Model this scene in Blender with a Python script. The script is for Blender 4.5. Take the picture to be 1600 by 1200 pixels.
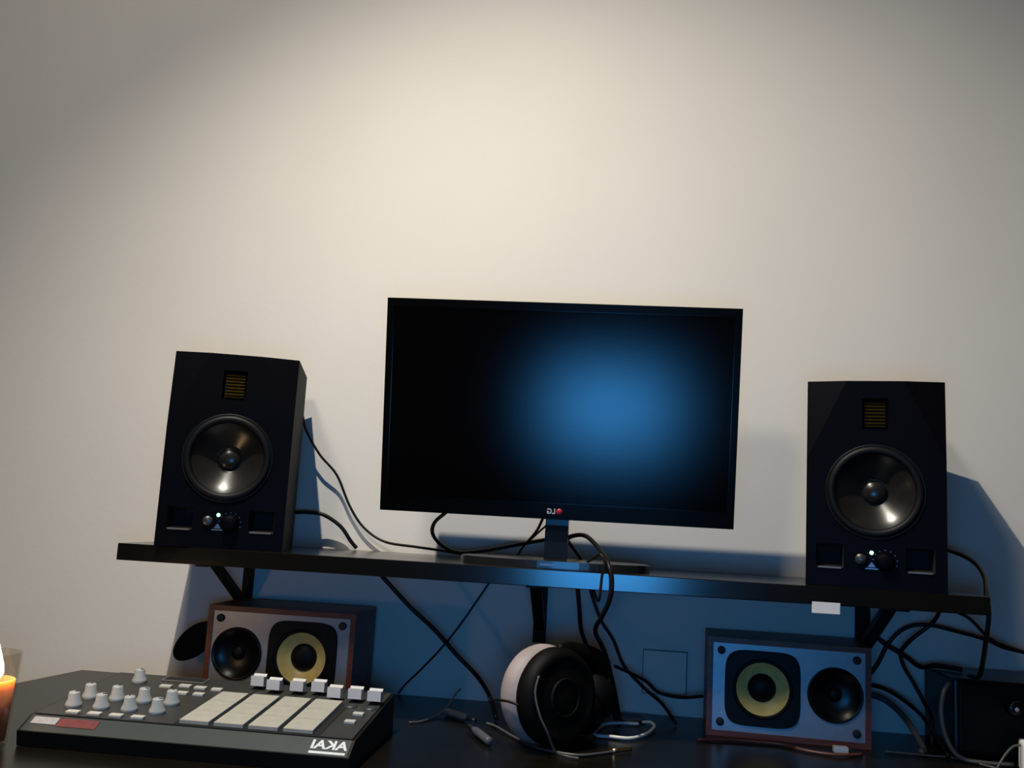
import bpy, bmesh, math, random
from mathutils import Vector, Matrix

random.seed(7)
for o in list(bpy.data.objects):
    bpy.data.objects.remove(o, do_unlink=True)
sc = bpy.context.scene
COL = sc.collection

# ------------------------------------------------------------------ camera
cam_d = bpy.data.cameras.new('camera')
cam = bpy.data.objects.new('camera', cam_d)
COL.objects.link(cam)
cam_d.sensor_width = 36.0
cam_d.lens = 1460.0 / 1600.0 * 36.0
cam_d.clip_start = 0.004
YAW, PITCH, ROLL = 0.1062, 0.1451, 0.0568
f = Vector((-math.sin(YAW) * math.cos(PITCH), math.cos(YAW) * math.cos(PITCH), math.sin(PITCH)))
r = Vector((math.cos(YAW), math.sin(YAW), 0))
u = r.cross(f)
r2 = math.cos(ROLL) * r + math.sin(ROLL) * u
u2 = -math.sin(ROLL) * r + math.cos(ROLL) * u
cam.matrix_world = Matrix(((r2.x, u2.x, -f.x, 0.0), (r2.y, u2.y, -f.y, -1.5567), (r2.z, u2.z, -f.z, 1.04), (0, 0, 0, 1)))
sc.camera = cam

# ------------------------------------------------------------------ world, lights, exposure
w = bpy.data.worlds.new('world')
sc.world = w
w.use_nodes = True
w.node_tree.nodes['Background'].inputs[0].default_value = (1.0, 0.97, 0.92, 1)
w.node_tree.nodes['Background'].inputs[1].default_value = 0.026
sc.view_settings.view_transform = 'Standard'
sc.view_settings.look = 'None'
sc.view_settings.exposure = 0.0
sc.view_settings.gamma = 1.0
sc.view_settings.use_curve_mapping = False

LAMP_A = Vector((-0.52, -0.855, 2.50))     # main bulb of the ceiling lamp
LAMP_B = Vector((-0.60, -1.55, 2.40))     # weaker lamp further into the room
AIM_A = Vector((0.608, -0.60, -1.20))
AIM_B = Vector((-0.446, 0.0, 1.388))


def spot(name, loc, aim, power, col, ang, blend, rad):
    d = bpy.data.lights.new(name, 'SPOT')
    d.energy = power
    d.color = col
    d.spot_size = math.radians(ang)
    d.spot_blend = blend
    d.shadow_soft_size = rad
    o = bpy.data.objects.new(name, d)
    COL.objects.link(o)
    o.location = loc
    o.rotation_euler = (aim - loc).to_track_quat('-Z', 'Y').to_euler()
    return o


WARM = (1.0, 0.935, 0.80)
spot('lamp_light', LAMP_A, AIM_A, 128, WARM, 121, 1.0, 0.010)
spot('lamp_light_weak', LAMP_B, AIM_B, 39, WARM, 125, 1.0, 0.13)

# ------------------------------------------------------------------ materials
MATS = {}


def mat(name, col, rough=0.5, metal=0.0, spec=0.5, noise=0.0, nscale=40.0, bump=0.0, bscale=200.0, emit=None,
        estr=0.0, trans=0.0, sss=0.0, coat=0.0, stretch=None, ior=None):
    if name in MATS:
        return MATS[name]
    m = bpy.data.materials.new(name)
    m.use_nodes = True
    nt = m.node_tree
    b = nt.nodes['Principled BSDF']
    b.inputs['Base Color'].default_value = (*col, 1)
    b.inputs['Roughness'].default_value = rough
    b.inputs['Metallic'].default_value = metal
    b.inputs['Specular IOR Level'].default_value = spec
    b.inputs['Transmission Weight'].default_value = trans
    b.inputs['Subsurface Weight'].default_value = sss
    if sss:
        b.inputs['Subsurface Radius'].default_value = (0.03, 0.012, 0.004)
        b.inputs['Subsurface Scale'].default_value = 1.0
    b.inputs['Coat Weight'].default_value = coat
    if ior:
        b.inputs['IOR'].default_value = ior
    if emit:
        b.inputs['Emission Color'].default_value = (*emit, 1)
        b.inputs['Emission Strength'].default_value = estr
    tc = nt.nodes.new('ShaderNodeTexCoord')
    mp = nt.nodes.new('ShaderNodeMapping')
    nt.links.new(tc.outputs['Object'], mp.inputs['Vector'])
    if stretch:
        mp.inputs['Scale'].default_value = stretch
    if noise > 0:
        n = nt.nodes.new('ShaderNodeTexNoise')
        n.inputs['Scale'].default_value = nscale
        n.inputs['Detail'].default_value = 5
        nt.links.new(mp.outputs[0], n.inputs['Vector'])
        rp = nt.nodes.new('ShaderNodeValToRGB')
        rp.color_ramp.elements[0].position = 0.3
        rp.color_ramp.elements[1].position = 0.7
        lo = [max(0, c * (1 - noise)) for c in col]
        hi = [min(1, c * (1 + noise)) for c in col]
        rp.color_ramp.elements[0].color = (*lo, 1)
        rp.color_ramp.elements[1].color = (*hi, 1)
        nt.links.new(n.outputs['Fac'], rp.inputs[0])
        nt.links.new(rp.outputs[0], b.inputs['Base Color'])
    if bump > 0:
        n2 = nt.nodes.new('ShaderNodeTexNoise')
        n2.inputs['Scale'].default_value = bscale
        n2.inputs['Detail'].default_value = 4
        nt.links.new(mp.outputs[0], n2.inputs['Vector'])
        bp = nt.nodes.new('ShaderNodeBump')
        bp.inputs['Strength'].default_value = bump
        bp.inputs['Distance'].default_value = 0.002
        nt.links.new(n2.outputs['Fac'], bp.inputs['Height'])
        nt.links.new(bp.outputs[0], b.inputs['Normal'])
    MATS[name] = m
    return m


M_WALL = mat('wall_paint', (0.74, 0.70, 0.66), 0.9, spec=0.2, noise=0.025, nscale=3.0, bump=0.12, bscale=90)
M_CEIL = mat('ceiling_paint', (0.7, 0.68, 0.65), 0.95, spec=0.1, noise=0.02, nscale=4)
M_FLOOR = mat('floor_wood', (0.10, 0.065, 0.04), 0.45, noise=0.3, nscale=6, stretch=(1, 8, 1))
M_DESK = mat('desk_laminate', (0.006, 0.005, 0.0035), 0.26, spec=0.22, noise=0.25, nscale=9, stretch=(1, 10, 1))
M_SHELF = mat('shelf_black', (0.003, 0.0027, 0.0023), 0.19, spec=0.75, noise=0.2, nscale=12, stretch=(1, 9, 1))
M_CAB = mat('speaker_black', (0.0015, 0.0015, 0.003), 0.6, spec=0.06, noise=0.15, nscale=60, bump=0.08, bscale=500)
M_BAF = mat('speaker_baffle', (0.0010, 0.0010, 0.003), 0.5, spec=0.06, bump=0.05, bscale=600, noise=0.1)
M_CONE = mat('woofer_cone', (0.012, 0.011, 0.010), 0.26, spec=0.5, noise=0.2, nscale=50)
M_RUB = mat('rubber_black', (0.003, 0.003, 0.004), 0.5, spec=0.2, noise=0.2, nscale=60)
M_PLASTIC = mat('plastic_black', (0.003, 0.003, 0.004), 0.30, spec=0.3, noise=0.1, nscale=60)
M_DARKHOLE = mat('port_black', (0.003, 0.003, 0.003), 0.8, noise=0.1)
M_GOLD = mat('ribbon_gold', (0.16, 0.12, 0.025), 0.35, metal=0.9, noise=0.2, nscale=200)
M_GREYMETAL = mat('grey_metal', (0.09, 0.09, 0.09), 0.35, metal=0.8, noise=0.1)
M_LIP_GLINT = mat('port_lip_glint', (0.09, 0.085, 0.085), 0.35, noise=0.1)  # paler than the baffle: highlight on the port edge put into the colour
M_LED = mat('led_green', (0.4, 0.9, 0.5), 0.4, emit=(0.30, 1.0, 0.40), estr=3.5, noise=0.02)
M_EMBLEM = mat('emblem_silver', (0.10, 0.14, 0.20), 0.35, metal=0.4, noise=0.05)
M_BEZEL = mat('bezel_gloss', (0.001, 0.001, 0.001), 0.20, spec=0.3, noise=0.1)
M_SCREEN = mat('lcd_panel', (0.0004, 0.0004, 0.001), 0.25, spec=0.75, noise=0.1, nscale=80)
nt = M_SCREEN.node_tree          # matte anti-glare film: a soft lobe over black
df_ = nt.nodes.new('ShaderNodeBsdfDiffuse')
df_.inputs['Color'].default_value = (0.0004, 0.0004, 0.001, 1)
gs_ = nt.nodes.new('ShaderNodeBsdfGlossy')
gs_.distribution = 'BECKMANN'
gs_.inputs['Roughness'].default_value = 0.215
mx_ = nt.nodes.new('ShaderNodeMixShader')
mx_.inputs[0].default_value = 0.043
nt.links.new(df_.outputs[0], mx_.inputs[1])
nt.links.new(gs_.outputs[0], mx_.inputs[2])
nt.links.new(mx_.outputs[0], nt.nodes['Material Output'].inputs['Surface'])
M_BASE = mat('stand_gloss', (0.012, 0.012, 0.013), 0.22, noise=0.1)
M_LOGOW = mat('logo_white', (0.5, 0.5, 0.52), 0.4, noise=0.05)
M_LOGOR = mat('logo_red', (0.45, 0.02, 0.04), 0.4, noise=0.05)
M_WOOD = mat('cabinet_redwood', (0.16, 0.040, 0.022), 0.45, noise=0.35, nscale=14, stretch=(2, 2, 12))
M_BGREY = mat('baffle_silver', (0.34, 0.36, 0.40), 0.42, metal=0.55, noise=0.05, nscale=80)
M_YEL = mat('cone_yellow', (0.78, 0.58, 0.20), 0.42, noise=0.12, nscale=70)
M_PEG = mat('peg_black', (0.010, 0.010, 0.014), 0.6, noise=0.1)
M_CTRL = mat('controller_shell', (0.004, 0.004, 0.004), 0.45, spec=0.3, noise=0.1, nscale=60)
M_PANEL = mat('controller_panel', (0.030, 0.030, 0.029), 0.5, noise=0.1, nscale=40)
M_STRIP = mat('controller_front_strip', (0.028, 0.036, 0.039), 0.45, noise=0.08, nscale=40)
M_PAD = mat('pad_rubber', (0.36, 0.35, 0.31), 0.75, noise=0.06, nscale=120)
M_KNOB = mat('knob_grey', (0.35, 0.37, 0.38), 0.5, noise=0.05, nscale=90)
M_CAP = mat('fader_cap_white', (0.58, 0.57, 0.58), 0.5, noise=0.04, nscale=90)
M_BTN = mat('button_white', (0.46, 0.46, 0.44), 0.5, noise=0.04, nscale=90)
M_LCD = mat('lcd_grey', (0.12, 0.12, 0.12), 0.3, noise=0.1)
M_PRINTW = mat('print_white', (0.62, 0.65, 0.68), 0.5, noise=0.08, nscale=300)
M_PRINTR = mat('print_red', (0.13, 0.022, 0.026), 0.5, noise=0.2, nscale=120)
M_PRINTP = mat('print_pale', (0.30, 0.30, 0.34), 0.5, noise=0.15, nscale=250)
M_CABLE = mat('cable_black', (0.003, 0.003, 0.004), 0.45, spec=0.3, noise=0.1)
M_CABLEG = mat('cable_grey', (0.075, 0.072, 0.07), 0.4, noise=0.1)
M_CABLEW = mat('cable_white', (0.60, 0.59, 0.57), 0.4, noise=0.05)
M_CABLER = mat('cable_brown', (0.07, 0.02, 0.015), 0.5, noise=0.1)
M_CUSH = mat('cushion_leather', (0.34, 0.28, 0.28), 0.6, noise=0.18, nscale=28, bump=0.3, bscale=120)
M_HP = mat('headphone_black', (0.002, 0.002, 0.002), 0.6, spec=0.15, noise=0.1)
M_GOLDPLUG = mat('plug_gold', (0.85, 0.62, 0.28), 0.25, metal=1.0, noise=0.05)
M_GREYPLUG = mat('plug_grey', (0.08, 0.08, 0.10), 0.45, noise=0.1)
M_BRACKET = mat('bracket_black', (0.003, 0.002, 0.003), 0.5, spec=0.2, noise=0.1)
M_TAG = mat('tag_white', (0.75, 0.74, 0.73), 0.6, noise=0.03)
M_WAX = mat('wax_orange', (0.85, 0.32, 0.13), 0.5, sss=1.0, noise=0.06)
M_MELT = mat('wax_melted', (0.95, 0.85, 0.65), 0.2, sss=0.6, noise=0.04)
M_WICK = mat('wick', (0.02, 0.015, 0.01), 0.9, noise=0.2)
M_FLAME = mat('flame', (1, 0.8, 0.4), 0.5, emit=(1.0, 0.74, 0.44), estr=9.0, noise=0.02)
M_GLASS = mat('candle_glass', (0.93, 0.90, 0.85), 0.05, trans=1.0, noise=0.02, ior=1.45)
nt = M_GLASS.node_tree
bs_ = nt.nodes['Principled BSDF']
out_ = nt.nodes['Material Output']
gl_ = nt.nodes.new('ShaderNodeBsdfGlossy')
gl_.inputs['Roughness'].default_value = 0.05
tr_ = nt.nodes.new('ShaderNodeBsdfTransparent')
tr_.inputs['Color'].default_value = (0.93, 0.91, 0.88, 1)
mx_ = nt.nodes.new('ShaderNodeMixShader')
mx_.inputs[0].default_value = 0.06
nt.links.new(tr_.outputs[0], mx_.inputs[1])
nt.links.new(gl_.outputs[0], mx_.inputs[2])
nt.links.new(mx_.outputs[0], out_.inputs['Surface'])
M_DISPLAY = mat('laptop_display', (0.01, 0.02, 0.05), 0.4, emit=(0.06, 0.40, 1.0), estr=16.0, noise=0.02)
M_ALU = mat('laptop_shell', (0.05, 0.05, 0.055), 0.4, noise=0.1)
M_BULB = mat('bulb', (1, 0.95, 0.85), 0.4, emit=(1.0, 0.88, 0.7), estr=6.0, noise=0.02)
M_LAMPW = mat('lamp_metal', (0.6, 0.6, 0.6), 0.35, metal=0.6, noise=0.05)


# ------------------------------------------------------------------ mesh helpers
class MB:
    """collects shapes into one mesh"""

    def __init__(s):
        s.v, s.f, s.sm = [], [], []

    def add(s, vs, fs, smooth=False, mtx=None):
        n = len(s.v)
        for p in vs:
            p = Vector(p)
            s.v.append(mtx @ p if mtx is not None else p)
        for q in fs:
            s.f.append([i + n for i in q])
            s.sm.append(smooth)
        return s

    def box(s, x0, x1, y0, y1, z0, z1, bev=0.0, mtx=None):
        if bev <= 0:
            vs = [(x, y, z) for x in (x0, x1) for y in (y0, y1) for z in (z0, z1)]
            fs = [(0, 1, 3, 2), (4, 6, 7, 5), (0, 4, 5, 1), (2, 3, 7, 6), (0, 2, 6, 4), (1, 5, 7, 3)]
            return s.add(vs, fs, False, mtx)
        bm = bmesh.new()
        bmesh.ops.create_cube(bm, size=1)
        for v in bm.verts:
            v.co = Vector(((x0 + x1) / 2 + v.co.x * (x1 - x0), (y0 + y1) / 2 + v.co.y * (y1 - y0), (z0 + z1) / 2 + v.co.z * (z1 - z0)))
        bmesh.ops.bevel(bm, geom=list(bm.edges), offset=bev, segments=2, profile=0.6, affect='EDGES')
        bm.verts.index_update()
        s.add([v.co.copy() for v in bm.verts], [[v.index for v in q.verts] for q in bm.faces], False, mtx)
        bm.free()
        return s

    def lathe(s, prof, seg=40, mtx=None, smooth=True):
        """prof: (radius, height) about local z"""
        vs, fs, rings = [], [], []
        for (rr, h) in prof:
            if rr < 1e-6:
                rings.append([len(vs)])
                vs.append((0, 0, h))
            else:
                rings.append(list(range(len(vs), len(vs) + seg)))
                for k in range(seg):
                    a = 2 * math.pi * k / seg
                    vs.append((rr * math.cos(a), rr * math.sin(a), h))
        for a, b in zip(rings[:-1], rings[1:]):
            for k in range(seg):
                k2 = (k + 1) % seg
                if len(a) == 1 and len(b) == 1:
                    continue
                if len(a) == 1:
                    fs.append((a[0], b[k2], b[k])[::-1])
                elif len(b) == 1:
                    fs.append((a[k], a[k2], b[0]))
                else:
                    fs.append((a[k], a[k2], b[k2], b[k]))
        return s.add(vs, fs, smooth, mtx)

    def tube(s, pts, rad, seg=8, smooth=True, sub=6):
        P = catmull(pts, sub)
        n = len(P)
        T = []
        for i in range(n):
            t = P[min(i + 1, n - 1)] - P[max(i - 1, 0)]
            T.append(t.normalized())
        N = T[0].orthogonal().normalized()
        vs, fs = [], []
        for i in range(n):
            N = (N - T[i] * N.dot(T[i])).normalized()
            B = T[i].cross(N)
            rr = rad[i * (len(rad) - 1) // (n - 1)] if isinstance(rad, (list, tuple)) else rad
            for k in range(seg):
                a = 2 * math.pi * k / seg
                vs.append(P[i] + rr * (math.cos(a) * N + math.sin(a) * B))
        for i in range(n - 1):
            for k in range(seg):
                k2 = (k + 1) % seg
                fs.append((i * seg + k, i * seg + k2, (i + 1) * seg + k2, (i + 1) * seg + k))
        fs.append(tuple(range(seg))[::-1])
        fs.append(tuple((n - 1) * seg + k for k in range(seg)))
        return s.add(vs, fs, smooth)

    def prism(s, poly, axis, a0, a1, mtx=None):
        """extrude a 2D polygon; axis 'x': poly is (y,z), 'y': (x,z), 'z': (x,y)"""
        def pt(p, a):
            return {'x': (a, p[0], p[1]), 'y': (p[0], a, p[1]), 'z': (p[0], p[1], a)}[axis]
        n = len(poly)
        vs = [pt(p, a0) for p in poly] + [pt(p, a1) for p in poly]
        fs = [tuple(range(n)), tuple(range(2 * n - 1, n - 1, -1))]
        fs += [(i, (i + 1) % n, n + (i + 1) % n, n + i) for i in range(n)]
        return s.add(vs, fs, False, mtx)

    def build(s, name, m, parent=None, recalc=True, loc=None, rotz=0.0):
        me = bpy.data.meshes.new(name)
        me.from_pydata([tuple(p) for p in s.v], [], s.f)
        if recalc:
            bm = bmesh.new()
            bm.from_mesh(me)
            bmesh.ops.recalc_face_normals(bm, faces=bm.faces)
            bm.to_mesh(me)
            bm.free()
        for p, q in zip(me.polygons, s.sm):
            p.use_smooth = q
        me.materials.append(m)
        o = bpy.data.objects.new(name, me)
        COL.objects.link(o)
        if parent is not None:
            o.parent = parent
        if loc is not None:
            o.location = loc
        if rotz:
            o.rotation_euler.z = rotz
        return o


def catmull(pts, sub=6):
    P = [Vector(p) for p in pts]
    if len(P) < 3:
        return P
    Q = [P[0] * 2 - P[1]] + P + [P[-1] * 2 - P[-2]]
    out = []
    for i in range(1, len(Q) - 2):
        p0, p1, p2, p3 = Q[i - 1], Q[i], Q[i + 1], Q[i + 2]
        for k in range(sub):
            t = k / sub
            out.append(0.5 * ((2 * p1) + (p2 - p0) * t + (2 * p0 - 5 * p1 + 4 * p2 - p3) * t * t + (3 * p1 - p0 - 3 * p2 + p3) * t ** 3))
    out.append(P[-1])
    return out


def facing(cx, cz, y=0.0):
    """matrix that puts a lathe's +z axis along -y (towards the front), centred at (cx, y, cz)"""
    return Matrix.Translation((cx, y, cz)) @ Matrix.Rotation(math.pi / 2, 4, 'X')


def hole_plate(mb, x0, x1, z0, z1, cx, cz, rr, y, seg=48):
    """flat rectangle in the xz plane with a round hole"""
    angs = set(2 * math.pi * k / seg for k in range(seg))
    for px in (x0, x1):
        for pz in (z0, z1):
            angs.add(math.atan2(pz - cz, px - cx) % (2 * math.pi))
    A = sorted(angs)
    vs, fs = [], []
    for a in A:
        c, s_ = math.cos(a), math.sin(a)
        t = 1e9
        if c > 1e-9: t = min(t, (x1 - cx) / c)
        if c < -1e-9: t = min(t, (x0 - cx) / c)
        if s_ > 1e-9: t = min(t, (z1 - cz) / s_)
        if s_ < -1e-9: t = min(t, (z0 - cz) / s_)
        vs.append((cx + rr * c, y, cz + rr * s_))
        vs.append((cx + t * c, y, cz + t * s_))
    n = len(A)
    for i in range(n):
        j = (i + 1) % n
        fs.append((2 * i, 2 * i + 1, 2 * j + 1, 2 * j))
    mb.add(vs, fs)


def thing(name, label, cat, loc=(0, 0, 0), rotz=0.0, group=None):
    o = bpy.data.objects.new(name, None)
    COL.objects.link(o)
    o.location = loc
    o.rotation_euler.z = rotz
    o.empty_display_size = 0.05
    o['label'] = label
    o['category'] = cat
    if group:
        o['group'] = group
    return o


def tag(o, label, cat, group=None):
    o['label'] = label
    o['category'] = cat
    if group:
        o['group'] = group
    return o


def struct(o):
    o['kind'] = 'structure'
    return o


def text_mesh(name, body, size, m, parent, mirror=True, depth=0.0002):
    c = bpy.data.curves.new(name, 'FONT')
    c.body = body
    c.size = size
    c.align_x = 'CENTER'
    c.align_y = 'CENTER'
    c.extrude = depth
    c.offset = size * 0.03
    t = bpy.data.objects.new(name + '_tmp', c)
    COL.objects.link(t)
    bpy.context.view_layer.update()
    dg = bpy.context.evaluated_depsgraph_get()
    me = bpy.data.meshes.new_from_object(t.evaluated_get(dg))
    bpy.data.objects.remove(t, do_unlink=True)
    if mirror:
        for v in me.vertices:
            v.co.x = -v.co.x
        me.flip_normals()
    me.materials.clear()
    me.materials.append(m)
    o = bpy.data.objects.new(name, me)
    COL.objects.link(o)
    o.parent = parent
    return o


def copy_thing(root, loc, rotz, label):
    rr = root.copy()
    COL.objects.link(rr)
    rr.location = loc
    rr.rotation_euler.z = rotz
    rr['label'] = label
    for ch in list(root.children):
        c = ch.copy()
        COL.objects.link(c)
        c.parent = rr
        for g in list(ch.children):
            d = g.copy()
            COL.objects.link(d)
            d.parent = c
    return rr


# ------------------------------------------------------------------ the room
ZD = 0.75          # desk top
ZS = 0.977         # shelf top
struct(MB().box(-3.2, 3.2, 0.0, 0.12, 0.0, 2.75).build('wall_back', M_WALL))
struct(MB().box(-3.2, 3.2, -3.6, 0.0, -0.05, 0.0).build('floor', M_FLOOR))
struct(MB().box(-3.2, 3.2, -3.6, 0.12, 2.75, 2.81).build('ceiling', M_CEIL))

# ------------------------------------------------------------------ desk
desk = thing('desk', 'wide dark brown desk against the wall under the shelf', 'desk', (0, -0.4, 0))
mb = MB().prism([(-0.868, 0.399), (1.0, 0.399), (1.0, -0.45), (-1.0, -0.45)], 'z', 0.722, ZD)
mb.build('desk_top', M_DESK, desk)
for x in (-0.82, 0.92):
    for y in (0.34, -0.38):
        MB().box(x - 0.03, x + 0.03, y - 0.03, y + 0.03, 0.0, 0.722, 0.003).build('leg', M_DESK, desk)

# ------------------------------------------------------------------ shelf on brackets
shelf = thing('wall_shelf', 'long black wall shelf carrying the monitor and the two studio speakers', 'shelf', (-0.0955, 0, 0.953))
MB().box(-0.5985, 0.5985, -0.257, -0.0005, 0.0, 0.024, 0.0012).build('shelf_board', M_SHELF, shelf)
for bx, bw in ((-0.592, 0.017), (-0.098, 0.021), (0.408, 0.022)):
    x = bx + 0.0955
    br = MB().box(x - bw / 2, x + bw / 2, -0.008, -0.0005, -0.105, 0.0).build('bracket_leg', M_BRACKET, shelf)
    MB().box(x - bw / 2, x + bw / 2, -0.20, -0.008, -0.006, 0.0).build('bracket_arm', M_BRACKET, br)
    MB().prism([(-0.008, -0.085), (-0.008, -0.072), (-0.135, -0.006), (-0.155, -0.006)], 'x', x - bw * 0.4, x + bw * 0.4).build('bracket_brace', M_BRACKET, br)
o = MB().box(-0.018, 0.018, -0.0025, 0.0, -0.011, 0.0, 0.0006).build('paper_tag', M_TAG, loc=(0.2945, -0.2575, 0.953))
tag(o, 'small white paper tag stuck under the shelf edge above the right bookshelf speaker', 'tag')
MB().box(-0.018, 0.018, -0.0025, -0.0019, 0.0, 0.004).build('fold', M_TAG, o)

# ------------------------------------------------------------------ studio speakers on the shelf
SW, SH, SD = 0.178, 0.282, 0.19


def studio_speaker(name, label, loc, rotz):
    t = thing(name, label, 'speaker', loc, rotz, 'black studio speakers on the shelf')
    hw = SW / 2
    cc = 0.052
    # cabinet: sides, top, back, bottom; the upper front corners are cut back
    v = [(-hw, 0, 0), (hw, 0, 0), (hw, 0, SH - 0.11), (hw, 0.009, SH), (hw - cc, 0, SH), (-hw + cc, 0, SH), (-hw, 0.009, SH), (-hw, 0, SH - 0.11),
         (-hw, SD, 0), (hw, SD, 0), (hw, SD, SH), (-hw, SD, SH)]
    fs = [(0, 1, 9, 8), (1, 2, 3, 10, 9), (0, 8, 11, 6, 7), (3, 4, 5, 6, 11, 10), (8, 9, 10, 11)]
    cab = MB().add(v, fs)
    # dark lining behind the baffle openings
    cab.box(-hw + 0.004, hw - 0.004, 0.035, 0.037, 0.004, SH - 0.05)
    cab.build('cabinet', M_CAB, t, recalc=False)
    b = MB()
    b.add([(hw, 0, SH - 0.11), (hw, 0.009, SH), (hw - cc, 0, SH)], [(0, 1, 2)])
    b.add([(-hw, 0, SH - 0.11), (-hw, 0.009, SH), (-hw + cc, 0, SH)], [(0, 2, 1)])
    z2, z1 = 0.197, 0.064
    # top zone around the tweeter recess
    tx, ta, tb = 0.017, 0.214, 0.258
    b.add([(-hw, 0, z2), (-hw, 0, SH - 0.11), (-hw, 0, z2)], [])
    pl = [(-tx, 0, ta), (tx, 0, ta), (tx, 0, tb), (-tx, 0, tb)]
    zc = SH - 0.11   # 0.172, below z2: side chamfers start inside the woofer zone
    xz2 = hw - cc * (z2 - zc) / 0.11
    outer = [(-xz2, 0, z2), (xz2, 0, z2), (hw - cc, 0, SH), (-hw + cc, 0, SH)]
    b.add(outer + pl, [(0, 1, 5, 4), (1, 2, 6, 5), (2, 3, 7, 6), (3, 0, 4, 7)])
    # woofer zone with the round opening (its outer upper corners clipped by the facets)
    hole_plate(b, -xz2, xz2, z1, z2, 0.0, 0.1295, 0.0645, 0.0)
    b.add([(xz2, 0, z1), (hw, 0, z1), (hw, 0, zc), (xz2, 0, z2)], [(0, 1, 2, 3)])
    b.add([(-xz2, 0, z1), (-hw, 0, z1), (-hw, 0, zc), (-xz2, 0, z2)], [(0, 3, 2, 1)])
    # port zone with two rectangular openings
    xs = [-hw, -0.076, -0.040, 0.038, 0.074, hw]
    zs = [0.0, 0.025, 0.057, z1]
    for i in range(5):
        for j in range(3):
            if i in (1, 3) and j == 1:
                continue
            b.add([(xs[i], 0, zs[j]), (xs[i + 1], 0, zs[j]), (xs[i + 1], 0, zs[j + 1]), (xs[i], 0, zs[j + 1])], [(0, 1, 2, 3)])
    b.build('front_baffle', M_BAF, t, recalc=False)
    # ports
    for (a, c) in ((-0.076, -0.040), (0.038, 0.074)):
        p = MB()
        p.add([(a, 0, 0.025), (c, 0, 0.025), (c, 0, 0.057), (a, 0, 0.057), (a + 0.004, 0.034, 0.03), (c - 0.004, 0.034, 0.03), (c - 0.004, 0.034, 0.053), (a + 0.004, 0.034, 0.053)],
              [(0, 1, 5, 4), (1, 2, 6, 5), (2, 3, 7, 6), (3, 0, 4, 7), (4, 5, 6, 7)])
        po = p.build('bass_port', M_DARKHOLE, t, recalc=False)
        MB().box(a + 0.003, c - 0.003, -0.0015, 0.006, 0.0235, 0.0258, 0.0005).build('port_lip_glint', M_LIP_GLINT, po)  # pale strip painted as the highlight along the port's lower lip
    # ribbon tweeter
    tw = MB().box(-tx, tx, 0.008, 0.01, ta, tb)
    tw.add([(-tx, 0, ta), (tx, 0, ta), (tx, 0, tb), (-tx, 0, tb), (-tx + .002, 0.008, ta + .002), (tx - .002, 0.008, ta + .002), (tx - .002, 0.008, tb - .002), (-tx + .002, 0.008, tb - .002)],
           [(0, 1, 5, 4), (1, 2, 6, 5), (2, 3, 7, 6), (3, 0, 4, 7)])
    two = tw.build('tweeter', M_BAF, t)
    for k in range(8):
        z = ta + 0.005 + k * 0.0047
        MB().prism([(0.008, z - 0.0018), (0.0045, z), (0.008, z + 0.0018)], 'x', -0.0135, 0.0135).build('ribbon_fold', M_GOLD, two)
    # woofer
    mw = facing(0, 0.1295)
    prof = [(0.0645, -0.001), (0.0645, 0.0012), (0.0625, 0.0016)]
    for k in range(9):
        a = math.pi * k / 8
        prof.append((0.0565 + 0.0055 * math.cos(a), 0.0005 + 0.0045 * math.sin(a)))
    prof += [(0.051, -0.001)]
    MB().lathe(prof, 56, mw).build('woofer_surround', M_RUB, t)
    cprof = [(0.0512, -0.001)]
    for k in range(1, 8):
        q = k / 7
        cprof.append((0.0512 - 0.0352 * q, -0.001 - 0.021 * (q ** 0.8)))
    cprof += [(0.0, -0.023)]
    MB().lathe(cprof, 56, mw).build('woofer_cone', M_CONE, t)
    dprof = [(0.0175, -0.022)]
    for k in range(1, 7):
        a = math.pi / 2 * k / 6
        dprof.append((0.0175 * math.cos(a) if k < 6 else 0.0, -0.022 + 0.009 * math.sin(a)))
    MB().lathe(dprof, 32, mw).build('dust_cap', M_CONE, t)
    # controls
    MB().lathe([(0.0, 0.0045), (0.0065, 0.0045), (0.007, 0.0038), (0.007, -0.001)], 24, facing(-0.0185, 0.0385)).build('power_button', M_GREYMETAL, t)
    kn = MB().lathe([(0.0, 0.011), (0.009, 0.011), (0.0105, 0.0098), (0.0115, 0.001), (0.0125, 0.0005), (0.0125, -0.001)], 28, facing(0.0125, 0.0365)).build('volume_knob', M_BAF, t)
    for k in range(11):
        a = math.radians(-45 + 27 * k)
        cx, cz = 0.0125 + 0.0152 * math.cos(a), 0.0365 + 0.0152 * math.sin(a)
        if cz < 0.027:
            continue
        MB().box(cx - 0.0006, cx + 0.0006, -0.0006, 0.0004, cz - 0.0006, cz + 0.0006).build('scale_dot', M_EMBLEM, kn)
    MB().lathe([(0.0, 0.0026), (0.0017, 0.0023), (0.0026, 0.001), (0.0026, -0.001)], 16, facing(-0.0045, 0.0475)).build('power_light', M_LED, t)
    em = MB().prism([(-0.0095, 0.0285), (0.0005, 0.0285), (-0.0045, 0.0355)], 'y', -0.0008, 0.0004)
    em.build('emblem', M_EMBLEM, t)
    MB().box(-0.0125, 0.0035, -0.0008, 0.0004, 0.0255, 0.0272).build('emblem_bar', M_EMBLEM, t)
    return t


sp1 = studio_speaker('studio_speaker', 'black studio speaker at the left end of the shelf beside the monitor', (-0.548, -0.247, ZS), math.radians(14.5))
copy_thing(sp1, (0.363, -0.238, ZS), math.radians(-13), 'black studio speaker at the right end of the shelf above the cable tangle')

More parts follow.
